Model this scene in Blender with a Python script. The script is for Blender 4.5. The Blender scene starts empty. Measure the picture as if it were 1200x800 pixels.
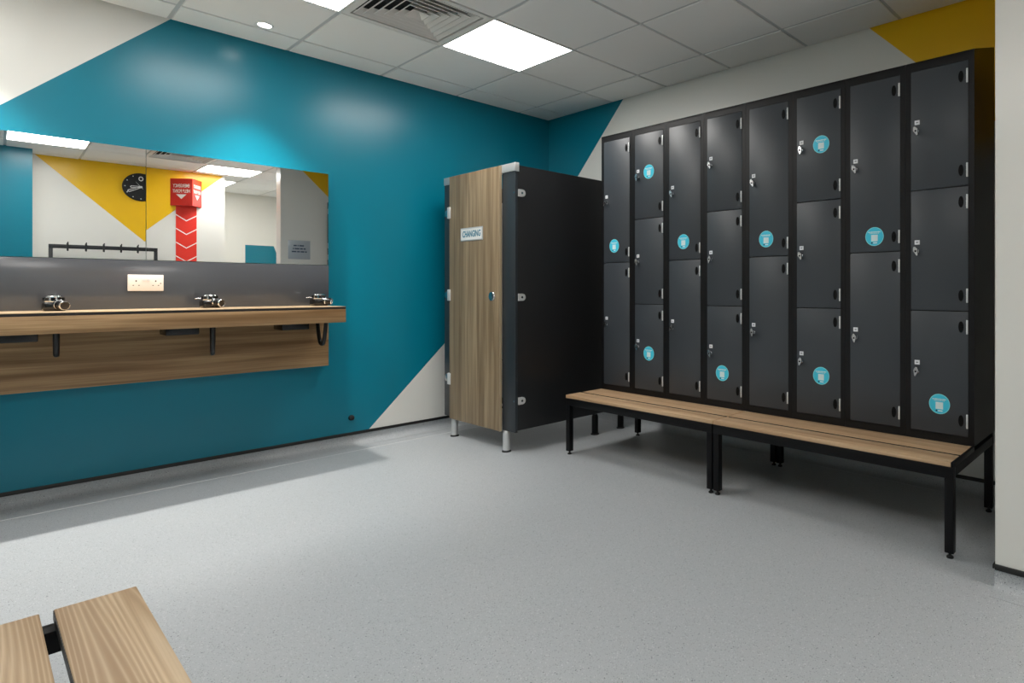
import bpy, bmesh, math, random
from mathutils import Vector, Matrix
random.seed(7)
SC = bpy.context.scene
C = SC.collection

# ------------------------------------------------------------------ camera, world, exposure
CAM_H = 1.10
cd = bpy.data.cameras.new('camera')
cam = bpy.data.objects.new('camera', cd); C.objects.link(cam)
FPX, CX, CY = 698.4, 796.0, 338.5                    # focal length and principal point (1200x800)
cd.sensor_fit = 'HORIZONTAL'; cd.sensor_width = 36.0
cd.lens = FPX / 1200 * 36.0
cd.shift_x = (600 - CX) / 1200
cd.shift_y = (CY - 400) / 1200
cd.clip_start = 0.02
th = math.atan2(1378 - CX, FPX)                      # wall direction +X lies th to the right of the axis
fwd = Vector((math.cos(th), math.sin(th), 0))
cam.location = (0, 0, CAM_H)
cam.rotation_euler = fwd.to_track_quat('-Z', 'Y').to_euler()
SC.camera = cam
w = bpy.data.worlds.new('world'); SC.world = w; w.use_nodes = True
w.node_tree.nodes['Background'].inputs[0].default_value = (.6, .65, .7, 1)
w.node_tree.nodes['Background'].inputs[1].default_value = 0.05
SC.view_settings.view_transform = 'Standard'
SC.view_settings.look = 'None'
SC.view_settings.gamma = 1.0
SC.view_settings.use_curve_mapping = False
SC.view_settings.exposure = 0.27
SC.cycles.max_bounces = 10
SC.cycles.diffuse_bounces = 6
SC.cycles.glossy_bounces = 6
SC.cycles.sample_clamp_indirect = 12.0
SC.cycles.caustics_reflective = True
SC.cycles.blur_glossy = 0.2
PANEL_W = 14.0                                       # emission of the ceiling light panels
DOWN_W = 120.0                                        # watts of each recessed downlight

# ------------------------------------------------------------------ materials
def srgb(r, g, b):
    f = lambda c: (c/255/12.92) if c/255 <= .04045 else ((c/255+.055)/1.055)**2.4
    return (f(r), f(g), f(b), 1)
MATS = {}
def mat(name, col, rough=.5, metal=0, spec=.5, emit=None, es=0, coat=0):
    m = bpy.data.materials.new(name); m.use_nodes = True
    p = m.node_tree.nodes['Principled BSDF']
    p.inputs['Base Color'].default_value = col
    p.inputs['Roughness'].default_value = rough
    p.inputs['Metallic'].default_value = metal
    p.inputs['Specular IOR Level'].default_value = spec
    if coat: p.inputs['Coat Weight'].default_value = coat; p.inputs['Coat Roughness'].default_value = .15
    if emit: p.inputs['Emission Color'].default_value = emit; p.inputs['Emission Strength'].default_value = es
    MATS[name] = m
    return m
class NT:
    def __init__(s, m): s.t = m.node_tree; s.p = s.t.nodes['Principled BSDF']
    def n(s, typ, **kw):
        nd = s.t.nodes.new(typ)
        for k, v in kw.items(): setattr(nd, k, v)
        return nd
    def l(s, a, b): s.t.links.new(a, b)
    def math(s, op, a, b=None, c=None):
        nd = s.n('ShaderNodeMath', operation=op)
        for i, v in enumerate((a, b, c)):
            if v is None: continue
            if isinstance(v, (int, float)): nd.inputs[i].default_value = v
            else: s.l(v, nd.inputs[i])
        return nd.outputs[0]
    def mix(s, f, a, b, blend='MIX'):
        nd = s.n('ShaderNodeMix', data_type='RGBA', blend_type=blend)
        for i, v in ((0, f), (6, a), (7, b)):
            if isinstance(v, (int, float)): nd.inputs[i].default_value = v
            elif isinstance(v, tuple): nd.inputs[i].default_value = v
            else: s.l(v, nd.inputs[i])
        return nd.outputs[2]

TEAL = srgb(2, 120, 143); WHITE = srgb(225, 225, 220); YEL = srgb(236, 188, 18)
def paint_relief(N, strength=.02):
    tc = N.n('ShaderNodeNewGeometry'); nz = N.n('ShaderNodeTexNoise'); nz.inputs['Scale'].default_value = 260
    N.l(tc.outputs['Position'], nz.inputs['Vector'])
    b = N.n('ShaderNodeBump'); b.inputs['Strength'].default_value = strength; b.inputs['Distance'].default_value = .002
    N.l(nz.outputs['Fac'], b.inputs['Height']); N.l(b.outputs['Normal'], N.p.inputs['Normal'])
def mural(name, base, areas, rough=.28):
    """areas: list of (colour, [half planes (a,b,c,d): a*x+b*y+c*z > d]) painted in order over the base"""
    m = mat(name, base, rough, spec=.4); N = NT(m)
    g = N.n('ShaderNodeNewGeometry'); sp = N.n('ShaderNodeSeparateXYZ'); N.l(g.outputs['Position'], sp.inputs[0])
    cur = base
    for col, hs in areas:
        f = None
        for a, b, c, d in hs:
            v = N.math('MULTIPLY', sp.outputs[0], a)
            v = N.math('MULTIPLY_ADD', sp.outputs[1], b, v)
            v = N.math('MULTIPLY_ADD', sp.outputs[2], c, v)
            v = N.math('GREATER_THAN', v, d)
            f = v if f is None else N.math('MULTIPLY', f, v)
        cur = N.mix(f, cur, col)
    N.l(cur, N.p.inputs['Base Color'])
    paint_relief(N)
    return m
mural('paint_back', TEAL, [(WHITE, [(-1, 0, 1, .80 + CAM_H)]), (WHITE, [(1, 0, -1, 2.894 - CAM_H)])])
mural('paint_right', WHITE, [(TEAL, [(0, 1, 1, 5.08 + CAM_H)]), (YEL, [(0, -1, 1, .152 + CAM_H)])])
mural('paint_partition', WHITE, [(YEL, [(1, 0, 1, 5.235)])])
mural('paint_front', WHITE, [(YEL, [(1, 0, 1, 3.055), (-1, 0, 1, .357)])])
mural('paint_passage', WHITE, [(TEAL, [(1, 0, 0, 2.975), (0, 0, -1, -1.83), (-1, 0, -.35, -4.02)])])
mat('paint_white', WHITE, .5); paint_relief(NT(MATS['paint_white']))
mat('paint_teal', TEAL, .28, spec=.4); paint_relief(NT(MATS['paint_teal']))

def vinyl(name):
    m = mat(name, srgb(158, 162, 165), .42, spec=.35); N = NT(m)
    g = N.n('ShaderNodeNewGeometry')
    def vor(scale, lo, hi):
        v = N.n('ShaderNodeTexVoronoi'); v.inputs['Scale'].default_value = scale
        N.l(g.outputs['Position'], v.inputs['Vector'])
        sp = N.n('ShaderNodeSeparateColor'); N.l(v.outputs['Color'], sp.inputs[0])
        r = N.n('ShaderNodeMapRange'); N.l(sp.outputs[0], r.inputs[0])
        r.inputs[1].default_value = lo; r.inputs[2].default_value = hi
        d = N.math('LESS_THAN', v.outputs['Distance'], .42)
        return N.math('MULTIPLY', r.outputs[0], d), sp
    nz = N.n('ShaderNodeTexNoise'); nz.inputs['Scale'].default_value = 320; nz.inputs['Detail'].default_value = 3
    N.l(g.outputs['Position'], nz.inputs['Vector'])
    nl = N.n('ShaderNodeTexNoise'); nl.inputs['Scale'].default_value = 1.3
    N.l(g.outputs['Position'], nl.inputs['Vector'])
    base = N.mix(nz.outputs['Fac'], srgb(158, 163, 167), srgb(184, 188, 191))
    base = N.mix(N.math('MULTIPLY', nl.outputs['Fac'], .25), base, srgb(150, 156, 161))
    f1, _ = vor(270, .78, .92); base = N.mix(N.math('MULTIPLY', f1, .75), base, srgb(108, 112, 116))
    f2, _ = vor(200, .985, .99); base = N.mix(N.math('MULTIPLY', f2, .8), base, srgb(52, 54, 58))
    f3, _ = vor(250, .90, .96); base = N.mix(N.math('MULTIPLY', f3, .6), base, srgb(222, 223, 224))
    N.l(base, N.p.inputs['Base Color'])
    b = N.n('ShaderNodeBump'); b.inputs['Strength'].default_value = .05; b.inputs['Distance'].default_value = .001
    N.l(nz.outputs['Fac'], b.inputs['Height']); N.l(b.outputs['Normal'], N.p.inputs['Normal'])
    return m
vinyl('vinyl_floor')

def wood(name, axis, light, dark, scale=1.0, rough=.45, fine=1.0, cath=.0):
    """grain runs along axis (0,1,2); bands across the other two"""
    m = mat(name, light, rough, spec=.35); N = NT(m)
    tc = N.n('ShaderNodeTexCoord')
    def mapped(along, across):
        mp = N.n('ShaderNodeMapping'); s = [across]*3; s[axis] = along
        mp.inputs['Scale'].default_value = s; N.l(tc.outputs['Object'], mp.inputs['Vector']); return mp.outputs[0]
    n1 = N.n('ShaderNodeTexNoise'); n1.inputs['Scale'].default_value = 1; n1.inputs['Detail'].default_value = 4; n1.inputs['Distortion'].default_value = .6
    N.l(mapped(.9*scale, 22*scale), n1.inputs['Vector'])
    n2 = N.n('ShaderNodeTexNoise'); n2.inputs['Scale'].default_value = 1; n2.inputs['Detail'].default_value = 5
    N.l(mapped(3*scale, 160*scale*fine), n2.inputs['Vector'])
    n3 = N.n('ShaderNodeTexNoise'); n3.inputs['Scale'].default_value = 1; n3.inputs['Detail'].default_value = 1
    N.l(mapped(.30*scale, 6*scale), n3.inputs['Vector'])
    rings = N.math('SINE', N.math('MULTIPLY', n3.outputs['Fac'], 400.0))
    rings = N.math('MULTIPLY_ADD', rings, .5, .5)
    r1 = N.n('ShaderNodeMapRange'); N.l(n1.outputs['Fac'], r1.inputs[0]); r1.inputs[1].default_value = .33; r1.inputs[2].default_value = .68
    c = N.mix(r1.outputs[0], dark, light)
    r2 = N.n('ShaderNodeMapRange'); N.l(n2.outputs['Fac'], r2.inputs[0]); r2.inputs[1].default_value = .35; r2.inputs[2].default_value = .62
    c = N.mix(N.math('MULTIPLY', N.math('SUBTRACT', 1.0, r2.outputs[0]), .45), c, dark)
    if cath:
        c = N.mix(N.math('MULTIPLY', N.math('POWER', rings, 3.0), cath), c, dark)
        c = N.mix(N.math('MULTIPLY', N.math('POWER', N.math('SUBTRACT', 1.0, rings), 4.0), cath*.6), c, srgb(226, 208, 178))
    N.l(c, N.p.inputs['Base Color'])
    b = N.n('ShaderNodeBump'); b.inputs['Strength'].default_value = .12; b.inputs['Distance'].default_value = .001
    N.l(n2.outputs['Fac'], b.inputs['Height']); N.l(b.outputs['Normal'], N.p.inputs['Normal'])
    return m
OL, OD = srgb(184, 152, 112), srgb(122, 92, 60)
wood('oak_shelf', 0, OL, OD)
wood('oak_shelf_top', 0, srgb(205, 183, 152), srgb(170, 142, 110), rough=.3)
wood('oak_door', 2, srgb(170, 150, 120), srgb(118, 100, 76))
wood('oak_slat', 1, srgb(212, 182, 146), srgb(172, 138, 104))
wood('oak_bench', 1, srgb(200, 176, 144), srgb(160, 132, 101), fine=1.6, cath=.5)
mat('oak_edge', srgb(176, 158, 130), .5)
mat('laminate_grey', srgb(74, 77, 82), .16, spec=.5)
mat('black_core', srgb(22, 20, 19), .5)
mat('cubicle_black', srgb(34, 35, 37), .38, spec=.35)
mat('cubicle_edge', srgb(58, 62, 67), .4)
mat('cubicle_slate', srgb(46, 52, 57), .36, spec=.4)
mat('aluminium', srgb(205, 207, 208), .38, .55)
mat('satin_white_metal', srgb(214, 216, 216), .4, .2)
mat('chrome', srgb(228, 230, 232), .12, 1.0)
mat('chrome_satin', srgb(200, 202, 205), .25, 1.0)
mat('locker_body', srgb(16, 16, 18), .38, spec=.28)
mat('locker_door', srgb(58, 63, 69), .40, spec=.5)
mat('vent_black', srgb(7, 7, 8), .5, spec=.15)
mat('bench_black', srgb(11, 11, 13), .42, spec=.2)
mat('rubber', srgb(12, 12, 12), .6)
mat('plate_white', srgb(232, 234, 238), .4)
mat('plate_ink', srgb(120, 122, 128), .5)
mat('sticker_cyan', srgb(62, 204, 232), .35)
mat('sticker_rim', srgb(140, 228, 240), .35)
mat('sticker_pale', srgb(220, 240, 242), .35)
mat('sticker_navy', srgb(14, 50, 84), .4)
mat('socket_plastic', srgb(240, 228, 216), .3)
mat('socket_hole', srgb(40, 30, 26), .6)
mat('tile_white', srgb(240, 240, 238), .9, spec=.15)
NTt = NT(MATS['tile_white']); paint_relief(NTt, .15)
mat('grid_white', srgb(196, 199, 200), .5)
mat('light_frame', srgb(235, 235, 232), .4)
mat('light_diffuser', (.9, .9, .9, 1), .6, emit=(1, .97, .93, 1), es=PANEL_W)
mat('downlight_lens', (.9, .9, .9, 1), .4, emit=(1, .97, .92, 1), es=30)
mat('vent_white', srgb(226, 224, 220), .45)
mat('vent_dark', srgb(20, 21, 23), .8)
mat('mirror_silver', (.93, .94, .94, 1), .0, 1.0)
mat('mirror_edge', srgb(150, 165, 165), .3)
mat('cap_black', srgb(12, 12, 13), .5)
mat('weld', srgb(206, 208, 210), .35)
mat('hook_black', srgb(30, 34, 37), .45)
mat('clock_face', srgb(16, 17, 20), .35)
mat('clock_white', srgb(215, 218, 220), .4)
mat('sign_red', srgb(205, 42, 30), .28)
mat('strip_red', srgb(226, 52, 38), .4)
mat('sign_white', srgb(238, 238, 236), .4)
mat('sign_teal', srgb(20, 120, 150), .4)
mat('notice_grey', srgb(176, 184, 192), .2)
mat('notice_ink', srgb(62, 78, 98), .4)
mat('dryer_black', srgb(16, 16, 17), .22)
mat('hose_black', srgb(10, 10, 11), .35)

# ------------------------------------------------------------------ mesh helpers
def box(bm, x0, x1, y0, y1, z0, z1, bev=0, mi=0, seg=2):
    vs = [bm.verts.new(p) for p in ((x0,y0,z0),(x1,y0,z0),(x1,y1,z0),(x0,y1,z0),(x0,y0,z1),(x1,y0,z1),(x1,y1,z1),(x0,y1,z1))]
    fs = [bm.faces.new([vs[i] for i in f]) for f in ((3,2,1,0),(4,5,6,7),(0,1,5,4),(1,2,6,5),(2,3,7,6),(3,0,4,7))]
    for f in fs: f.material_index = mi
    if bev:
        es = {e for f in fs for e in f.edges}
        r = bmesh.ops.bevel(bm, geom=list(es), offset=bev, segments=seg, affect='EDGES', profile=.5)
        for f in r['faces']: f.material_index = mi
def loft(bm, rings, cap=True, mi=0, close=True):
    rv = [[bm.verts.new(p) for p in r] for r in rings]
    n = len(rv[0])
    for a, b in zip(rv, rv[1:]):
        for i in range(n if close else n-1):
            j = (i+1) % n
            bm.faces.new((a[i], a[j], b[j], b[i])).material_index = mi
    if cap:
        bm.faces.new(rv[0][::-1]).material_index = mi
        bm.faces.new(rv[-1]).material_index = mi
def frame_of(d):
    d = Vector(d).normalized(); a = Vector((0, 0, 1)) if abs(d.z) < .9 else Vector((1, 0, 0))
    u = d.cross(a).normalized(); return u, d.cross(u).normalized()
def cyl(bm, p0, p1, r0, r1=None, n=24, mi=0):
    p0, p1 = Vector(p0), Vector(p1); r1 = r0 if r1 is None else r1
    u, v = frame_of(p1-p0)
    loft(bm, [[p + (u*math.cos(2*math.pi*k/n) + v*math.sin(2*math.pi*k/n))*r for k in range(n)] for p, r in ((p0, r0), (p1, r1))], mi=mi)
def turned(bm, base, axis, prof, n=24, mi=0):
    base = Vector(base); d = Vector(axis).normalized(); u, v = frame_of(d)
    loft(bm, [[base + d*t + (u*math.cos(2*math.pi*k/n) + v*math.sin(2*math.pi*k/n))*r for k in range(n)] for t, r in prof], mi=mi)
def tube(bm, pts, r, n=10, mi=0):
    pts = [Vector(p) for p in pts]; rings = []; u = None
    for i, p in enumerate(pts):
        d = (pts[min(i+1, len(pts)-1)] - pts[max(i-1, 0)]).normalized()
        if u is None: u, v = frame_of(d)
        else:
            u = (u - d*u.dot(d)).normalized(); v = d.cross(u)
        rings.append([p + (u*math.cos(2*math.pi*k/n) + v*math.sin(2*math.pi*k/n))*r for k in range(n)])
    loft(bm, rings, mi=mi)
def prism(bm, pts, off, mi=0):
    off = Vector(off); pts = [Vector(p) for p in pts]
    loft(bm, [pts, [p+off for p in pts]], mi=mi)
def mesh(name, bm, mats, smooth=35):
    bmesh.ops.recalc_face_normals(bm, faces=bm.faces[:])
    me = bpy.data.meshes.new(name); bm.to_mesh(me); bm.free()
    for m in (mats if isinstance(mats, (list, tuple)) else [mats]): me.materials.append(MATS[m])
    if smooth:
        for p in me.polygons: p.use_smooth = True
        me.set_sharp_from_angle(angle=math.radians(smooth))
    return me
def wloc(o):
    v = Vector((0, 0, 0))
    while o: v += o.location; o = o.parent
    return v
def inst(name, me, parent=None, loc=(0, 0, 0)):
    o = bpy.data.objects.new(name, me); C.objects.link(o); o.location = loc
    if parent: o.parent = parent
    return o
def mk(name, bm, mats, parent=None, smooth=35):
    """bm is in world coordinates; the object is linked under parent (whose origin is subtracted)"""
    if parent:
        off = wloc(parent); bmesh.ops.translate(bm, verts=bm.verts[:], vec=-off)
    return inst(name, mesh(name, bm, mats, smooth), parent)
def B(): return bmesh.new()
def boxo(name, mats, parent, *a, bev=0, seg=2):
    bm = B(); box(bm, *a, bev=bev, seg=seg); return mk(name, bm, mats, parent)
def tag(o, label, cat, group=None):
    o['label'] = label; o['category'] = cat
    if group: o['group'] = group
    return o
def thing(name, label, cat, loc, group=None):
    o = bpy.data.objects.new(name, None); C.objects.link(o); o.location = loc
    o.empty_display_size = .1
    return tag(o, label, cat, group)
def struct(o): o['kind'] = 'structure'; return o
def text_mesh(s, size, origin, u, v, mname, align='CENTER', ext=.0006, shear=0, sx=1.0, fit=None, bold=.006):
    cu = bpy.data.curves.new('t', 'FONT'); cu.body = s; cu.size = size; cu.align_x = align; cu.align_y = 'CENTER'
    cu.extrude = ext; cu.shear = shear; cu.offset = size*bold; cu.resolution_u = 3
    o = bpy.data.objects.new('t', cu); C.objects.link(o)
    me = bpy.data.meshes.new_from_object(o.evaluated_get(bpy.context.evaluated_depsgraph_get()))
    bpy.data.objects.remove(o); bpy.data.curves.remove(cu)
    if fit: xs_ = [q.co.x for q in me.vertices]; sx = fit/(max(xs_)-min(xs_))
    u, v = Vector(u).normalized(), Vector(v).normalized(); nn = u.cross(v)
    M = Matrix((( u.x*sx, v.x, nn.x, origin[0]), (u.y*sx, v.y, nn.y, origin[1]), (u.z*sx, v.z, nn.z, origin[2]), (0, 0, 0, 1)))
    me.transform(M); me.materials.clear(); me.materials.append(MATS[mname])
    return me
def text(name, s, size, origin, u, v, mname, parent, **kw):
    me = text_mesh(s, size, origin, u, v, mname, **kw)
    me.transform(Matrix.Translation(-wloc(parent)))
    return inst(name, me, parent)

# ------------------------------------------------------------------ the room
XR, YB, ZC = 3.489, 4.493, CAM_H + 1.564             # lockers' wall, teal wall, ceiling
XL, YF, YT, YP = -2.6, -1.36, -1.0, -3.02            # left wall, wall behind camera, teal return, passage end
NX, NY0, NY1 = 2.44, .363, .513                      # partition by the lockers
T = .12
struct(boxo('floor', 'vinyl_floor', None, XL-T, XR+T, YP-T, YB+T, -.05, 0))
struct(boxo('wall_back', 'paint_back', None, XL-T, XR+T, YB, YB+T, 0, ZC+.15))
struct(boxo('wall_right', 'paint_right', None, XR, XR+T, NY1, YB, 0, ZC+.15))
struct(boxo('wall_partition', 'paint_partition', None, NX, XR+T, NY0, NY1, 0, ZC+.15))
struct(boxo('wall_passage_right', 'paint_white', None, XR, XR+T, YP, NY0, 0, ZC+.15))
struct(boxo('wall_passage_end', 'paint_passage', None, .5, XR+T, YP-T, YP, 0, ZC+.15))
struct(boxo('wall_front', 'paint_front', None, .365, 2.32, YF-.12, YF, 0, ZC+.15))
struct(boxo('wall_front_return', 'paint_teal', None, XL-T, .365, YT-.12, YT, 0, ZC+.15))
struct(boxo('wall_front_jog', 'paint_white', None, .245, .365, YF-.12, YT-.12, 0, ZC+.15))
struct(boxo('wall_passage_left', 'paint_white', None, .5-T, .5, YP-T, YF-.12, 0, ZC+.15))
struct(boxo('wall_left', 'paint_white', None, XL-T, XL, YT, YB, 0, ZC+.15))

# coved skirting with black capping strip: straight runs (axis, fixed wall coordinate, sign into room, from, to)
def skirting(name, axis, wallc, sgn, a, b, weld=None):
    R = .038; prof = [(.003, .07), (.003, R)]
    for k in range(1, 7):
        t = math.pi/2*k/6; prof.append((.003 + R - R*math.cos(t), R - R*math.sin(t) + .0015))
    prof += [(.003+R+.05, .0012), (.003+R+.05, -.002), (0, -.002), (0, .07)]
    def P(u, z, s): return (s, wallc + sgn*u, z) if axis == 'x' else (wallc + sgn*u, s, z)
    bm = B(); loft(bm, [[P(u, z, s) for u, z in prof] for s in (a, b)])
    o = struct(mk(name, bm, 'vinyl_floor'))
    bm = B(); cp = [(0, .066), (.009, .066), (.009, .080), (.006, .085), (0, .085)]
    loft(bm, [[P(u, z, s) for u, z in cp] for s in (a, b)]); mk('capping_strip', bm, 'cap_black', o)
    if weld:
        bm = B(); wp = [(weld, 0), (weld+.008, 0), (weld+.006, .0016), (weld+.002, .0016)]
        loft(bm, [[P(u, z, s) for u, z in wp] for s in (a, b)]); mk('weld_line', bm, 'weld', o)
    return o
skirting('baseboard_back', 'x', YB, -1, XL, XR, weld=.205)
skirting('baseboard_right', 'y', XR, -1, NY1, YB)
skirting('baseboard_partition', 'y', NX, -1, NY0, NY1)
skirting('baseboard_partition_side', 'x', NY1, 1, NX, XR)
skirting('baseboard_front', 'x', YF, 1, .365, 2.32)
skirting('baseboard_front_return', 'x', YT, 1, XL, .365)
skirting('baseboard_left', 'y', XL, 1, YT, YB)

# suspended ceiling: grid bars and lay-in tiles
GX, GY, P = 1.96, 3.63, .6                            # grid lines
ceil = struct(boxo('ceiling', 'vent_dark', None, XL-T, XR+T, YP-T, YB+T, ZC+.15, ZC+.25))
xl = sorted({round(GX + P*k, 4) for k in range(-12, 8) if XL < GX + P*k < XR})
yl = sorted({round(GY + P*k, 4) for k in range(-16, 8) if YP < GY + P*k < YB})
FULL = {}
def tile_mesh(wx, wy):
    k = (round(wx, 3), round(wy, 3))
    if k not in FULL:
        bm = B(); e = .007
        loft(bm, [[(-wx/2+a, -wy/2+a, z), (wx/2-a, -wy/2+a, z), (wx/2-a, wy/2-a, z), (-wx/2+a, wy/2-a, z)] for a, z in ((.0015, 0), (0, .0015), (0, e), (0, .02))])
        FULL[k] = mesh('ceiling_tile', bm, 'tile_white', 0)
    return FULL[k]
CELLS = {}                                            # cells taken by lights and vents: (ix, iy) lower-left grid corner
def cell(x0, y0, what): CELLS[(round(x0, 2), round(y0, 2))] = what
cell(1.96, 3.03, 'L'); cell(.76, 3.03, 'L'); cell(1.36, 3.03, 'V')
cell(-.44, 3.03, 'L'); cell(-.44, .63, 'L')  # second panel is added out of view to brighten the foreground
cell(1.96, -1.17, 'L'); cell(.16, -.57, 'L'); cell(1.96, -2.37, 'L'); cell(1.36, -.57, 'V')
xs = [XL] + xl + [XR]; ys = [YP] + yl + [YB]
gap = .011
for i in range(len(xs)-1):
    for j in range(len(ys)-1):
        x0, x1, y0, y1 = xs[i], xs[i+1], ys[j], ys[j+1]
        if (round(x0, 2), round(y0, 2)) in CELLS: continue
        if y1 < YF - .1 and x1 < .3: continue
        a0 = x0 + (gap if i else .012); a1 = x1 - (gap if i < len(xs)-2 else .012)
        b0 = y0 + (gap if j else .012); b1 = y1 - (gap if j < len(ys)-2 else .012)
        inst('ceiling_tile', tile_mesh(a1-a0, b1-b0), ceil, ((a0+a1)/2, (b0+b1)/2, ZC))
for x in xl: boxo('grid_bar', 'grid_white', ceil, x-.012, x+.012, YP, YB, ZC+.007, ZC+.04)
for y in yl: boxo('grid_bar', 'grid_white', ceil, XL, XR, y-.012, y+.012, ZC+.0075, ZC+.04)
# wall angle round the edges
for nm, a in (('back', (XL, XR, YB-.02, YB)), ('left', (XL, XL+.02, YP, YB)), ('right', (XR-.02, XR, NY1, YB))):
    boxo('wall_angle', 'grid_white', ceil, *a, ZC+.006, ZC+.03)

lab = {(1.96, 3.03): 'square white ceiling light panel above the changing cubicle end of the room',
       (.76, 3.03): 'square ceiling light panel left of the air vent, cut off by the photo edge',
       (-.44, 3.03): 'square ceiling light panel above the left part of the mirror wall',
       (-.44, .63): 'added unseen ceiling light panel brightening the near slatted bench and floor',
       (1.96, -1.17): 'square ceiling light panel beside the red help sign, seen in the mirror',
       (.16, -.57): 'square ceiling light panel at the far left of the mirror reflection',
       (1.96, -2.37): 'ceiling light panel in the passage, partly hidden behind the wall end in the mirror'}
for (x0, y0), k in CELLS.items():
    cx, cy = x0 + .3, y0 + .3
    if k == 'L':
        t = thing('ceiling_light', lab.get((x0, y0), 'square ceiling light panel in the middle of the room, above the frame'), 'light', (cx, cy, ZC-.003), 'square ceiling light panels')
        bm = B(); o, i_ = .2985, .288
        for a in ((cx-o, cx+o, cy-o, cy-i_), (cx-o, cx+o, cy+i_, cy+o), (cx-o, cx-i_, cy-i_, cy+i_), (cx+i_, cx+o, cy-i_, cy+i_)):
            box(bm, *a, ZC-.003, ZC+.03)
        mk('frame', bm, 'light_frame', t)
        boxo('diffuser', 'light_diffuser', t, cx-i_, cx+i_, cy-i_, cy+i_, ZC-.001, ZC+.02)
    else:
        t = thing('ceiling_vent', 'square louvred air vent next to the bright ceiling light' if y0 > 2 else 'louvred air vent seen at the top of the mirror reflection', 'vent', (cx, cy, ZC-.003), 'square ceiling air vents')
        bm = B(); o, i_ = .2985, .262
        for a in ((cx-o, cx+o, cy-o, cy-i_), (cx-o, cx+o, cy+i_, cy+o), (cx-o, cx-i_, cy-i_, cy+i_), (cx+i_, cx+o, cy-i_, cy+i_)):
            box(bm, *a, ZC-.003, ZC+.03)
        mk('frame', bm, 'vent_white', t)
        boxo('duct', 'vent_dark', t, cx-.27, cx+.27, cy-.27, cy+.27, ZC+.07, ZC+.09)
        for k2 in range(6):
            r = .252 - k2*.040; tp = .036
            bm = B()
            sq = lambda q, z: [(cx-q, cy-q, z), (cx+q, cy-q, z), (cx+q, cy+q, z), (cx-q, cy+q, z)]
            loft(bm, [sq(r, ZC), sq(r-tp, ZC+.034), sq(r-tp-.004, ZC+.033), sq(r-.006, ZC-.001), sq(r, ZC)], cap=False)
            mk('louvre', bm, 'vent_white', t, 0)

for x, y in ((1.14, 4.15), (-.06, 4.15), (-1.26, 4.15), (3.22, -1.9)):  # furthest left and passage downlights are added, unseen, for extra light
    t = thing('downlight', 'added round downlight hidden in the passage behind the partition, brightening its end wall' if x > 3 else 'small round recessed downlight in the ceiling above the right mirror' if x > 0 else ('small round recessed downlight above the left hair dryer' if x > -1 else 'added unseen round downlight furthest left along the mirror wall, boosting light there'), 'light', (x, y, ZC))
    bm = B(); n = 28
    ring = lambda r, z: [(x+r*math.cos(2*math.pi*k/n), y+r*math.sin(2*math.pi*k/n), z) for k in range(n)]
    loft(bm, [ring(.046, ZC), ring(.045, ZC-.003), ring(.034, ZC-.003), ring(.033, ZC-.001), ring(.033, ZC)], cap=False)
    mk('bezel', bm, 'light_frame', t)
    bm = B(); cyl(bm, (x, y, ZC-.0022), (x, y, ZC-.0008), .033); mk('lens', bm, 'downlight_lens', t)
    ld = bpy.data.lights.new('downlight_lamp', 'SPOT'); ld.energy = DOWN_W; ld.spot_size = math.radians(74); ld.spot_blend = .85
    ld.shadow_soft_size = .033; ld.color = (1, .96, .9); ld.cycles.use_multiple_importance_sampling = False
    lo = inst('downlight_lamp', ld, t, (0, 0, -.02))

# ------------------------------------------------------------------ mirror wall: mirrors, splashback, shelf, lower panel
YM = 4.40; MX1, MXS, MW = 1.577, .648, .929
DL = .0114                                            # the left mirror is hung very slightly turned
def mirror(x0, x1, rot, label):
    t = thing('mirror', label, 'mirror', (x1, YM, 1.261), 'frameless wall mirrors')
    z0, z1 = 1.261, 1.876
    def pl(x, d): return YM + d - math.tan(rot)*(x - x1)
    bm = B()
    prism(bm, [(x0+.001, pl(x0, 0), z0), (x1-.0015, pl(x1, 0), z0), (x1-.0015, pl(x1, .004), z0), (x0+.001, pl(x0, .004), z0)], (0, 0, z1-z0))
    bm.faces.ensure_lookup_table()
    mk('glass', bm, 'mirror_silver', t, 0)
    bm = B(); prism(bm, [(x0+.001, pl(x0, .0045), z0), (x1-.0015, pl(x1, .0045), z0), (x1-.0015, YB, z0), (x0+.001, YB, z0)], (0, 0, z1-z0))
    mk('backing', bm, 'mirror_edge', t, 0)
mirror(MXS, MX1, 0, 'frameless mirror at the right end, showing the red help sign')
mirror(MXS-MW, MXS, DL, 'frameless mirror left of the joint, showing the black wall clock')
mirror(MXS-2*MW, MXS-MW, 0, 'frameless mirror at the far left end, outside the frame')
SX0 = MXS - 2*MW
o = boxo('splashback', 'laminate_grey', None, SX0, MX1, YM-.002, YB-.0008, .991, 1.258, bev=.001)
tag(o, 'dark grey glossy splashback panel between mirror and wooden shelf', 'panel')
o = boxo('lower_panel', 'oak_shelf', None, SX0, MX1, YM-.002, YB-.0008, .584, .957, bev=.001)
tag(o, 'wide oak panel on the teal wall under the shelf', 'panel')
YS = 4.00; SX1 = 1.533
t = thing('vanity_shelf', 'long oak shelf with black edge line under the mirrors', 'shelf', (SX1, YM, .892))
boxo('top', 'oak_shelf_top', t, SX0, SX1, YS, YM-.002, .988, .991)
boxo('core', 'black_core', t, SX0, SX1, YS+.001, YM-.002, .958, .988)
boxo('fascia', 'oak_shelf', t, SX0, SX1, YS-.001, YS+.018, .892, .975, bev=.0008)
boxo('end_panel', 'oak_shelf', t, SX1-.018, SX1+.0005, YS+.018, YM-.002, .892, .980)

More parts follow.
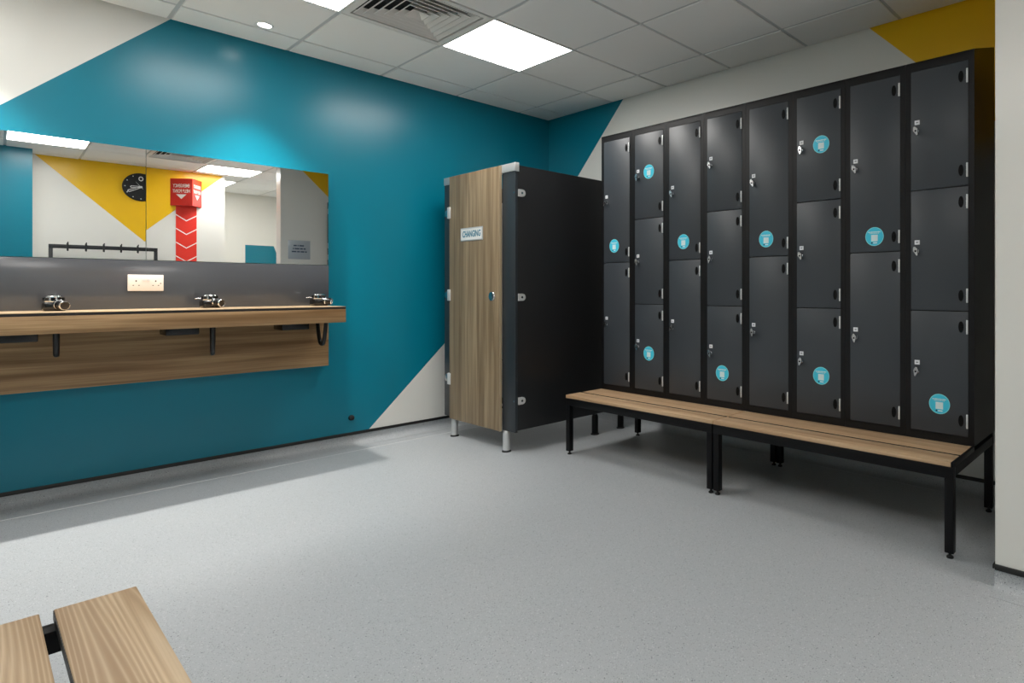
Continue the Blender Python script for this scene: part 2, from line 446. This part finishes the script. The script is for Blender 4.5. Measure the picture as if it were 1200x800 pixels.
# double socket
sx0, sx1, sz0, sz1, sy = .571, .721, 1.089, 1.179, YM-.002
t = thing('wall_socket', 'white double power socket on the grey splashback', 'socket', ((sx0+sx1)/2, sy, sz0))
boxo('plate', 'socket_plastic', t, sx0, sx1, sy-.010, sy, sz0, sz1, bev=.003)
xc = (sx0+sx1)/2; zc = (sz0+sz1)/2
for dx in (-.0095, .0095):
    bm = B(); box(bm, xc+dx-.006, xc+dx+.006, sy-.0145, sy-.0098, zc+.012, zc+.032, bev=.0015); mk('switch', bm, 'plate_white', t)
for s in (-1, 1):
    g = xc + s*.041
    bm = B()
    box(bm, g-.003, g+.003, sy-.0102, sy-.0095, zc+.006, zc+.014)
    box(bm, g-.0145, g-.0085, sy-.0102, sy-.0095, zc-.016, zc-.012)
    box(bm, g+.0085, g+.0145, sy-.0102, sy-.0095, zc-.016, zc-.012)
    mk('socket_holes', bm, 'socket_hole', t)
bm = B(); cyl(bm, (xc+.062, sy-.0102, zc-.003), (xc+.062, sy-.0095, zc-.003), .003, n=10); mk('screw', bm, 'socket_hole', t)

# hair dryers: head in a holder on the shelf, hose loop and power box below it
def dryer(xd, bx0, bx1, zlow, ang, skew, label):
    yd = 4.30; z0 = .991
    t = thing('hair_dryer', label, 'hair dryer', (xd, yd, z0), 'hair dryers on the shelf')
    bm = B(); box(bm, xd-.044, xd+.040, yd-.045, yd+.05, z0, z0+.044, bev=.010, seg=3); mk('holder', bm, 'dryer_black', t)
    bm = B(); turned(bm, (xd-.004, yd, z0+.044), (0, 0, 1), [(0, .037), (.004, .038), (.026, .036), (.032, .030), (.034, .012)], n=28)
    cap = mk('motor_cap', bm, 'chrome', t)
    for k in range(10):
        a = 2*math.pi*k/10 + .2; ca, sa = math.cos(a), math.sin(a)
        bm = B(); c0 = Vector((xd-.004+ca*.0365, yd+sa*.0365, z0+.0585)); tn = Vector((-sa, ca, 0)); nr = Vector((ca, sa, 0)); up = Vector((0, 0, 1))
        pts = [c0 + tn*a1*.0075 + up*b1*.008 - nr*.004 for a1, b1 in ((-1, -1), (1, -1), (1, 1), (-1, 1))]
        prism(bm, pts, nr*.0062); mk('air_slot', bm, 'dryer_black', cap)
    d = Vector((math.cos(ang), math.sin(ang), -.12)).normalized(); p = Vector((xd+.004, yd-.02, z0+.034))
    bm = B(); turned(bm, p, d, [(0, .021), (.03, .024), (.055, .022), (.060, .020)], n=24); mk('nozzle', bm, 'dryer_black', t)
    bm = B(); turned(bm, p, d, [(.022, .0235), (.023, .0252), (.028, .0252), (.029, .0235)], n=24); mk('chrome_band', bm, 'chrome', t)
    bm = B(); uu, vv = frame_of(d); loft(bm, [[p + d*tt + (uu*math.cos(2*math.pi*k/24) + vv*math.sin(2*math.pi*k/24))*rr for k in range(24)] for tt, rr in ((.0575, .0222), (.062, .0212), (.063, .0190), (.0595, .0182))], cap=False); mk('nozzle_ring', bm, 'chrome', t)
    if xd > .5:
        bm = B(); tube(bm, [(xd-.035, yd+.02, z0+.052), (xd-.050, yd+.028, z0+.056), (xd-.064, yd+.035, z0+.053)], .003, 8); mk('switch_lever', bm, 'chrome_satin', t)
    # hose loop hanging below the shelf, running front to back
    ya, yb = 4.205, 4.335; pts = []
    for k in range(25):
        f = k/24; yy = ya + (yb-ya)*f; zz = .945 - (.945-zlow)*(1-abs(2*f-1)**2.6)
        pts.append((xd+.003+skew*(f-.5), yy, zz))
    bm = B(); tube(bm, pts, .0115, 12); mk('hose', bm, 'hose_black', t)
    bm = B(); box(bm, bx0, bx1, 4.21, 4.37, .845, .953, bev=.006); mk('power_box', bm, 'dryer_black', t)
    bm = B(); tube(bm, [(bx1-.005, 4.29, .89), (bx1+.03, 4.29, .885), (xd-.01, 4.32, .90), (xd-.005, 4.33, .94)], .007, 8); mk('power_cord', bm, 'hose_black', t)
dryer(.290, .075, .229, .772, -1.15, .012, 'black and chrome hair dryer on the shelf left of the white socket')
dryer(.915, .700, .846, .728, -1.0, .022, 'black and chrome hair dryer on the shelf just right of the white socket')
dryer(1.487, 1.248, 1.399, .742, -.55, -.012, 'black and chrome hair dryer at the right end of the shelf')

# black knob on the teal wall
bm = B(); turned(bm, (1.757, YB, .188), (0, -1, 0), [(0, .019), (.004, .020), (.018, .016), (.022, .010)], n=20)
tag(mk('door_stop', bm, 'rubber'), 'small round black stop low on the teal wall', 'door stop')

# ------------------------------------------------------------------ changing cubicle
XF = 2.345; CY0, CY1 = 3.372, 4.283; CTOP = 1.942
t = thing('changing_cubicle', 'changing cubicle with oak door and black side panels in the corner', 'cubicle', (XF, CY0, 0))
boxo('pilaster', 'cubicle_slate', t, XF, XF+.018, CY0, 3.519, .142, 1.90, bev=.0012)
boxo('pilaster', 'cubicle_slate', t, XF, XF+.018, 4.10, CY1, .142, 1.90, bev=.0012)
sp_ = boxo('side_panel', 'cubicle_black', t, XF+.018, XR, CY0, CY0+.018, .155, 1.925, bev=.0012)
boxo('edge_strip', 'cubicle_edge', sp_, XF+.018, XR, CY0-.0008, CY0+.0188, 1.925, 1.9265)
boxo('side_panel', 'cubicle_black', t, XF+.018, XR, CY1-.018, CY1, .155, 1.925, bev=.0012)
bm = B(); box(bm, XF-.006, XF+.026, CY0-.001, CY1+.001, 1.886, CTOP, bev=.003); mk('headrail', bm, 'aluminium', t)
bm = B(); box(bm, XF-.007, XF+.028, CY0-.004, CY0-.001, 1.884, CTOP+.001, bev=.0012); mk('rail_end_cap', bm, 'satin_white_metal', t)
d = boxo('door', 'oak_door', t, XF-.022, XF-.004, 3.522, 4.173, .135, 1.936, bev=.001)
boxo('edge_strip', 'oak_edge', d, XF-.0222, XF-.0038, 3.5205, 3.522, .135, 1.936)
for z in (1.668, 1.054, .43):
    h = boxo('hinge', 'satin_white_metal', t, XF-.030, XF-.0035, 4.155, 4.190, z-.042, z+.042, bev=.002)
    bm = B(); cyl(bm, (XF-.020, 4.192, z-.04), (XF-.020, 4.192, z+.04), .010, n=16); mk('hinge_barrel', bm, 'chrome_satin', h)
    bm = B(); turned(bm, (XF, 4.245, z), (-1, 0, 0), [(0, .026), (.006, .026), (.009, .018), (.009, .004)], n=20); mk('fixing', bm, 'chrome_satin', h)
for z in (1.742, 1.045, .352):
    bm = B(); pts = [(XF+.020, CY0-.0005, z-.024), (XF+.05, CY0-.0005, z-.024)] + [(XF+.05+.024*math.sin(a), CY0-.0005, z-.024*math.cos(a)) for a in [math.pi*k/12 for k in range(1, 12)]] + [(XF+.05, CY0-.0005, z+.024), (XF+.020, CY0-.0005, z+.024)]
    prism(bm, pts, (0, -.010, 0)); k_ = mk('bracket', bm, 'satin_white_metal', t)
    bm = B(); cyl(bm, (XF+.046, CY0-.012, z), (XF+.046, CY0-.009, z), .008, n=14); mk('screw', bm, 'chrome_satin', k_)
    bm = B(); cyl(bm, (XF-.003, CY0+.012, z), (XF, CY0+.012, z), .006, n=12); mk('screw', bm, 'chrome_satin', k_)
# slam strip seen in the gap beside the door
boxo('slam_strip', 'satin_white_metal', t, XF+.004, XF+.018, 3.5195, 3.545, .62, 1.685)
boxo('slam_strip', 'aluminium', t, XF+.004, XF+.018, 3.5195, 3.545, .36, .61)
bm = B(); turned(bm, (XF-.022, 3.606, 1.05), (-1, 0, 0), [(0, .034), (.005, .034), (.011, .030), (.013, .014), (.013, .004)], n=28); lk = mk('lock', bm, 'chrome_satin', d)
# sign
bm = B(); y0, y1, z0, z1 = 3.722, 4.010, 1.445, 1.540; X = XF-.022
box(bm, X-.004, X, y0, y1, z0, z1, bev=.001); sg = mk('sign', bm, 'aluminium', d)
bm = B(); box(bm, X-.0046, X-.0038, y0+.008, y1-.008, z0+.008, z1-.008)
me = mesh('sign_face', bm, 'sign_white', 0)
# white face and lettering share one flat print, joined under the door
bm2 = B(); bm2.from_mesh(me)
tm = text_mesh('CHANGING', .062, (X-.0048, (y0+y1)/2, (z0+z1)/2), (0, -1, 0), (0, 0, 1), 'sign_teal', shear=.15, fit=.235, bold=.022)
n0 = len(bm2.faces); bm2.from_mesh(tm); bm2.faces.ensure_lookup_table()
for f in bm2.faces[n0:]: f.material_index = 1
mk('sign_lettering', bm2, ['sign_white', 'sign_teal'], d, 0)
# pedestals
def pedestal(x, y, htop, m='aluminium'):
    bm = B(); turned(bm, (x, y, .010), (0, 0, 1), [(0, .023), (.002, .0245), (htop-.03, .0245), (htop-.022, .022), (htop-.012, .018)], n=24); p = mk('pedestal', bm, m, t)
    bm = B(); turned(bm, (x, y, 0), (0, 0, 1), [(0, .031), (.006, .031), (.011, .024)], n=24); mk('foot', bm, 'rubber', p)
    bm = B(); cyl(bm, (x, y, htop-.003), (x, y, .16), .006, n=12); mk('stud', bm, 'chrome_satin', p)
pedestal(XF+.008, 3.484, .142); pedestal(XF+.008, 4.150, .142)
pedestal(3.06, CY0+.009, .155, 'bench_black'); pedestal(3.33, CY0+.009, .155, 'bench_black')

# ------------------------------------------------------------------ lockers on bench stands
LX, LW, LZ, LH, LD = 2.892, .3044, .395, 1.78, .38
def locker_body(nd):
    bm = B(); hw = LW/2 - .0006; rise = .124
    for s in (-1, 1):
        y0, y1 = sorted((s*hw, s*(hw-.012)))
        prism(bm, [(0, y0, 0), (LD, y0, 0), (LD, y0, LH+rise), (0, y0, LH)], (0, y1-y0, 0))
        a, b = sorted((s*(hw-.012), s*(hw-.0255)))
        box(bm, 0, .03, a, b, 0, LH)
    iw = hw - .012; fw = hw - .0255
    box(bm, LD-.01, LD, -iw, iw, 0, LH+rise)
    prism(bm, [(0, -iw, LH), (LD-.01, -iw, LH+rise-.004), (LD-.01, -iw, LH+rise-.016), (0, -iw, LH-.012)], (0, 2*iw, 0))
    box(bm, 0, .03, -fw, fw, LH-.042, LH-.0005)
    box(bm, 0, .03, -fw, fw, 0, .037)
    box(bm, .03, LD-.01, -iw, iw, 0, .012)
    H = (LH-.042-.037)
    for k in range(1, nd):
        z = .037 + H*k/nd; box(bm, .02, LD-.01, -iw, iw, z-.006, z+.006)
    return mesh('locker_body', bm, 'locker_body', 30)
bodies = {2: locker_body(2), 3: locker_body(3)}
DH = {n: (LH-.079)/n for n in (2, 3)}
def door_mesh(n):
    bm = B(); box(bm, -.0015, .016, -.1262, .1262, -DH[n]/2+.0022, DH[n]/2-.0022, bev=.0012); return mesh('locker_door', bm, 'locker_door', 30)
doors = {2: door_mesh(2), 3: door_mesh(3)}
# lock: round escutcheon with a turned diamond shaped chrome latch
def lock_mesh(tilt):
    bm = B(); turned(bm, (-.0015, 0, 0), (-1, 0, 0), [(0, .0115), (.003, .0115), (.005, .0085), (.011, .0085)], n=18, mi=0)
    pts = [(-.0105, y*math.cos(tilt)-z*math.sin(tilt), y*math.sin(tilt)+z*math.cos(tilt)) for y, z in ((.004, .021), (.011, .004), (.008, -.004), (.003, -.022), (-.003, -.022), (-.009, -.004), (-.012, .006), (-.004, .021))]
    prism(bm, pts, (-.010, 0, 0))
    c = (-.0205, 0, 0); cyl(bm, c, (-.0215, 0, 0), .0045, n=12, mi=1)
    return mesh('lock', bm, ['chrome_satin', 'vent_black'], 30)
locks = [lock_mesh(a) for a in (-.35, .15, .5, -.1)]
bm = B(); box(bm, -.0028, -.0015, -.0118, .0118, -.0105, .0105, bev=.0008); box(bm, -.0031, -.0027, -.005, .005, -.0025, .0025, mi=1)
plate_me = mesh('number_plate', bm, ['plate_white', 'plate_ink'], 0)
bm = B(); n = 24
el = lambda a, b, x: [(x, a*math.cos(2*math.pi*k/n), b*math.sin(2*math.pi*k/n)) for k in range(n)]
loft(bm, [el(.0112, .0258, -.0015), el(.0112, .0258, -.0028), el(.0095, .0238, -.0034), el(.0085, .0228, -.0024)])
for z in (-.014, -.007, 0, .007, .014): box(bm, -.0031, -.0022, -.0065, .0065, z-.0015, z+.0015)
vent_me = mesh('vent', bm, 'vent_black', 40)
bm = B(); box(bm, -.0062, -.0012, -.004, .004, -.032, .032, bev=.0012)
for z in (-.02, 0, .02): box(bm, -.0070, -.006, -.0042, .0042, z-.001, z+.001)
hinge_me = mesh('hinge', bm, 'satin_white_metal', 30)
# round cyan sticker: rim, heading band, plain pale square, dot and small word
bm = B(); n = 40; R = .0465
ci = lambda r, x: [(x, r*math.cos(2*math.pi*k/n), r*math.sin(2*math.pi*k/n)) for k in range(n)]
loft(bm, [ci(R, -.0015), ci(R, -.0020)], mi=1)
loft(bm, [ci(R-.003, -.0019), ci(R-.003, -.0022)], mi=0)
for k in range(9):                                     # heading: small uneven marks in a line
    y = .031 - k*.0069; hh = (.0042, .0034, .0045, .0036, .004)[k % 5]
    box(bm, -.0025, -.0021, y-.0056, y, .0205-hh*.2, .0205+hh, mi=2)
    if 1 <= k <= 7: box(bm, -.0025, -.0021, y-.0052, y, .0140, .0140+hh*.7, mi=2)
box(bm, -.0025, -.0021, -.0165, .0165, -.0235, .0085, mi=2)
cyl(bm, (-.0021, .013, -.0315), (-.0025, .013, -.0315), .0042, n=12, mi=3)
box(bm, -.0025, -.0021, -.014, .006, -.0345, -.0285, mi=2)
sticker_me = mesh('sticker', bm, ['sticker_cyan', 'sticker_rim', 'sticker_pale', 'sticker_navy'], 0)
LABELS = ['two-door grey locker at the left end of the row, beside the changing cubicle',
          'three-door grey locker second from the cubicle, stickers on top and bottom doors',
          'two-door grey locker third from the changing cubicle, sticker on its upper door',
          'three-door grey locker fourth from the changing cubicle, sticker on its lowest door only',
          'two-door grey locker fifth from the changing cubicle, just right of the bench joint',
          'three-door grey locker third from the right end, stickers on top and bottom doors',
          'two-door grey locker second from the right end, below the yellow wall edge',
          'three-door grey locker at the right end of the row beside the pale partition']
STK = {0: [(0, .022, 1.004)], 1: [(0, 0, 1.479), (2, 0, .280)], 2: [(0, .009, 1.002)], 3: [(2, .014, .204)], 4: [(0, .015, .986)],
       5: [(0, -.017, 1.467), (2, -.017, .248)], 6: [(0, 0, .965)], 7: [(2, -.003, .173)]}
for i in range(8):
    nd = 2 if i % 2 == 0 else 3
    yc = 3.127 - LW*(i+.5)
    t = thing('locker', LABELS[i], 'locker', (LX, yc, LZ), 'row of lockers along the wall')
    inst('body', bodies[nd], t)
    for k in range(nd):
        zc = LH - .042 - DH[nd]*(k+.5)
        d = inst('door', doors[nd], t, (0, 0, zc))
        inst('lock', random.choice(locks), d, (0, .0995, -.004))
        inst('number_plate', plate_me, d, (0, .0975, .038))
        for s in (-1, 1):
            inst('vent', vent_me, d, (0, -.0965, s*(DH[nd]/2-.071)))
            inst('hinge', hinge_me, d, (0, -.1225, s*(DH[nd]/2-.071)))
        for dk, dy, z in STK[i]:
            if dk == k: inst('sticker', sticker_me, d, (0, dy, z-zc))

def stand(y0, y1, cap, label):
    """bench stand carrying the lockers: y0 < y1"""
    t = thing('locker_bench', label, 'bench', (2.568, y0, 0), 'bench stands under the lockers')
    a0 = y0 + (.012 if cap else .0); ztop = .395; X0, X1 = 2.568, 3.262; tb = .036
    boxo('slat', 'oak_slat', t, X0+.001, 2.694, a0, y1, ztop-.020, ztop, bev=.0015)
    boxo('slat', 'oak_slat', t, 2.714, 2.890, a0, y1, ztop-.020, ztop, bev=.0015)
    boxo('slat_edge', 'black_core', t, 2.7122, 2.7138, a0+.002, y1-.002, ztop-.019, ztop-.0012)
    boxo('front_rail', 'bench_black', t, X0, X0+.03, y0, y1, ztop-.068, ztop-.021, bev=.002)
    boxo('rail', 'bench_black', t, X1-.03, X1, y0, y1, ztop-.060, ztop-.001, bev=.002)
    boxo('rail', 'bench_black', t, LX+.004, LX+.034, y0+tb, y1-tb, ztop-.05, ztop-.001, bev=.002)
    for y in (y0, y1-.03):
        boxo('end_rail', 'bench_black', t, X0+.03, X1-.03, y, y+.03, ztop-.060, ztop-.0205, bev=.002)
        for x in (X0+.001, X1-tb-.001):
            yy = y0+.001 if y == y0 else y1-tb-.001
            l = boxo('leg', 'bench_black', t, x, x+tb, yy, yy+tb, .022, ztop-.055, bev=.003)
            bm = B(); cyl(bm, (x+tb/2, yy+tb/2, .010), (x+tb/2, yy+tb/2, .03), .006, n=12); turned(bm, (x+tb/2, yy+tb/2, 0), (0, 0, 1), [(0, .014), (.006, .014), (.010, .009)], n=16)
            mk('foot', bm, 'rubber', l)
    if cap: boxo('edge_cap', 'bench_black', t, X0, 2.890, y0, y0+.0115, ztop-.021, ztop-.0005, bev=.001)
YMID = (3.127 + .692)/2
stand(YMID+.0030, 3.127, False, 'black steel locker bench with oak slats, left half by the cubicle')
stand(.692, YMID-.0030, True, 'black steel locker bench with oak slats, right half by the partition')

# ------------------------------------------------------------------ foreground bench
t = thing('changing_bench', 'oak slatted bench with black frame at the bottom left corner', 'bench', (.034, 1.0, 0))
ye, ys_ = 1.777, .30
for a, b in ((.1184, .2455), (-.0295, .0977), (-.1775, -.0502)):
    boxo('slat', 'oak_bench', t, a, b, ys_, ye, .418, .44, bev=.002)
    boxo('slat_edge', 'black_core', t, a-.0012, a, ys_+.002, ye-.002, .420, .438)
for y in (ye-.012-.045, ys_+.012):
    boxo('crossbar', 'bench_black', t, -.16, .228, y, y+.045, .372, .4178, bev=.003)
    for x in (-.15, .178):
        l = boxo('leg', 'bench_black', t, x, x+.04, y+.002, y+.042, .012, .372, bev=.003)
        bm = B(); cyl(bm, (x+.02, y+.022, 0), (x+.02, y+.022, .014), .016, n=16); mk('foot', bm, 'rubber', l)
boxo('side_rail', 'bench_black', t, -.12, -.09, ys_+.057, ye-.057, .382, .4178, bev=.002)
boxo('side_rail', 'bench_black', t, .158, .188, ys_+.057, ye-.057, .382, .4178, bev=.002)

# ------------------------------------------------------------------ things seen in the mirror
# clock
cx, cz, cy = 1.31, 2.395, YF
t = thing('wall_clock', 'round black wall clock with white hands on the yellow wall', 'clock', (cx, cy, cz-.176))
bm = B(); turned(bm, (cx, cy, cz), (0, 1, 0), [(0, .176), (.02, .176), (.026, .170), (.026, .01)], n=56); mk('face', bm, 'clock_face', t)
Y = cy + .0262
# seen from in front (facing -Y) +X lies to the left: use u = -X
def hand(name, ang, ln, w0, w1, yo):
    u = Vector((-math.sin(ang), 0, math.cos(ang))); s = Vector((math.cos(ang), 0, math.sin(ang))); c = Vector((cx, Y+yo, cz))
    bm = B()
    for a in (1, -1):
        prism(bm, [c + s*a*w0*.45, c + s*a*w0, c + u*ln*.9 + s*a*w1, c + u*ln*.9 + s*a*w1*.45], (0, .0015, 0))
    prism(bm, [c + u*ln*.9 - s*w1, c + u*ln*.9 + s*w1, c + u*ln], (0, .0015, 0))
    prism(bm, [c - s*w0 - u*.012, c + s*w0 - u*.012, c + s*w0 + u*.025, c - s*w0 + u*.025], (0, .0015, 0))
    mk(name, bm, 'clock_white', t)
hand('minute_hand', math.radians(117), .145, .010, .016, .002)
hand('hour_hand', math.radians(93), .105, .012, .014, .004)
bm = B(); a = math.radians(40); u = Vector((-math.sin(a), 0, math.cos(a))); s = Vector((math.cos(a), 0, math.sin(a))); c = Vector((cx, Y+.006, cz))
u = Vector((math.sin(-a)*-1*-1, 0, math.cos(a)))
prism(bm, [c - s*.0015 - u*.03, c + s*.0015 - u*.03, c + s*.001 + u*.08, c - s*.001 + u*.08], (0, .001, 0)); mk('second_hand', bm, 'clock_white', t)
bm = B()
for k in range(12):
    if k == 0: continue
    a = math.radians(30*k); p = Vector((cx - math.sin(a)*.150, Y, cz + math.cos(a)*.150))
    cyl(bm, p, p + Vector((0, .001, 0)), .0065, n=10)
mk('hour_marks', bm, 'clock_white', t)
bm = B(); n = 20                                       # the open drop shaped mark at the top
outl = lambda r: [(cx + r*math.cos(2*math.pi*k/n)*.9, Y, cz + .105 + r*1.15*math.sin(2*math.pi*k/n)) for k in range(n)]
o_, i_ = outl(.026), outl(.016)
ov = [bm.verts.new(p) for p in o_]; iv = [bm.verts.new(p) for p in i_]
ov2 = [bm.verts.new((p[0], p[1]+.001, p[2])) for p in o_]; iv2 = [bm.verts.new((p[0], p[1]+.001, p[2])) for p in i_]
for k in range(n):
    j = (k+1) % n
    bm.faces.new((ov2[k], ov2[j], iv2[j], iv2[k])); bm.faces.new((ov[k], ov[j], ov2[j], ov2[k])); bm.faces.new((iv[k], iv[j], iv2[j], iv2[k]))
mk('twelve_mark', bm, 'clock_white', t)

# hook rail bench against the wall behind the camera
t = thing('hook_bench', 'black coat hook rail with uprights in front of the pale wall', 'coat rack', (1.045, -1.2, 0))
hx0, hx1, hy = .497, 1.585, -1.22; ht = 1.622
boxo('rail', 'hook_black', t, hx0, hx1, hy-.02, hy+.02, ht-.045, ht, bev=.003)
for x in (hx0, hx1-.034):
    u_ = boxo('upright', 'hook_black', t, x, x+.034, hy-.018, hy+.018, .012, ht-.045, bev=.003)
    bm = B(); cyl(bm, (x+.017, hy, 0), (x+.017, hy, .014), .015, n=14); mk('foot', bm, 'rubber', u_)
    l = boxo('leg', 'hook_black', t, x, x+.034, hy+.30, hy+.334, .012, .40, bev=.003)
    bm = B(); cyl(bm, (x+.017, hy+.317, 0), (x+.017, hy+.317, .014), .015, n=14); mk('foot', bm, 'rubber', l)
    boxo('seat_bearer', 'hook_black', t, x, x+.034, hy+.018, hy+.30, .365, .40, bev=.003)
for k in range(3):
    boxo('slat', 'oak_slat', t, hx0, hx1, hy+.03+k*.105, hy+.125+k*.105, .4005, .4205, bev=.0015)
for k in range(6):
    x = .650 + .1535*k
    bm = B(); box(bm, x-.009, x+.009, hy+.02, hy+.028, ht-.072, ht+.018, bev=.002)
    tube(bm, [(x, hy+.026, ht-.065), (x, hy+.05, ht-.072), (x, hy+.066, ht-.058), (x, hy+.068, ht-.040)], .006, 8)
    tube(bm, [(x, hy+.026, ht+.010), (x, hy+.055, ht+.012), (x, hy+.075, ht+.026)], .006, 8)
    mk('hook', bm, 'hook_black', t)

# emergency help point sign: V shaped projecting sign over a red chevron strip
t = thing('help_point_sign', 'red emergency help point sign with a white chevron strip below it', 'sign', (1.9, YF, 0))
A_, Bp, Cp = Vector((1.735, YF, 0)), Vector((1.93, YF+.19, 0)), Vector((2.065, YF, 0))
z0, z1 = 2.20, 2.555
bm = B(); prism(bm, [A_ + Vector((0, 0, z0)), Bp + Vector((0, 0, z0)), Cp + Vector((0, 0, z0))], (0, 0, z1-z0)); mk('sign_box', bm, 'sign_red', t)
for p, q in ((A_, Bp), (Bp, Cp)):
    u = (p - q).normalized(); nn = u.cross(Vector((0, 0, 1))); mid = (p+q)/2 + nn*.0008; wd = (p-q).length
    if nn.y < 0: u = -u; nn = -nn; mid = (p+q)/2 + nn*.0008
    for s_, zz, fr in (('EMERGENCY', 2.458, .74), ('HELP POINT', 2.388, .78)):
        text('lettering', s_, .064, mid + Vector((0, 0, zz)), u, (0, 0, 1), 'sign_white', t, fit=wd*fr)
    bm = B(); c = mid + Vector((0, 0, 2.347)); prism(bm, [c + u*wd*.23, c - u*wd*.23, c + Vector((0, 0, -.062))], nn*.001); mk('arrow', bm, 'sign_white', t)
boxo('strip', 'strip_red', t, 1.792, 2.010, YF, YF+.004, .95, 2.20)
k = 0; z = 2.0915
while z > 1.0:
    bm = B()
    pts = [(1.792, YF+.004, z), (1.901, YF+.004, z-.075), (2.010, YF+.004, z), (2.010, YF+.004, z-.013), (1.901, YF+.004, z-.088), (1.792, YF+.004, z-.013)]
    for q in ((0, 1, 4, 5), (1, 2, 3, 4)): prism(bm, [pts[j] for j in q], (0, .001, 0))
    mk('chevron', bm, 'sign_white', t); z -= .182

# notice on the side of the partition, facing the lockers
nx0, nx1, nz0, nz1, ny = 2.520, 2.760, 1.467, 1.696, NY1
t = thing('notice', 'small pale notice with three lines of print on the partition', 'notice', ((nx0+nx1)/2, ny, nz0))
boxo('board', 'notice_grey', t, nx0, nx1, ny, ny+.004, nz0, nz1, bev=.001)
for r, (z, hw) in enumerate(((1.632, .062), (1.594, .070), (1.558, .082))):
    x = (nx0+nx1)/2 - hw; ws = (.034, .012, .05, .03, .04); k = r
    bm = B()
    while x < (nx0+nx1)/2 + hw - .004:
        e = min(x + ws[k % 5], (nx0+nx1)/2 + hw); box(bm, x, e, ny+.004, ny+.0045, z-.008, z+.008); x = e + .008; k += 1
    mk('print_line', bm, 'notice_ink', t, 0)
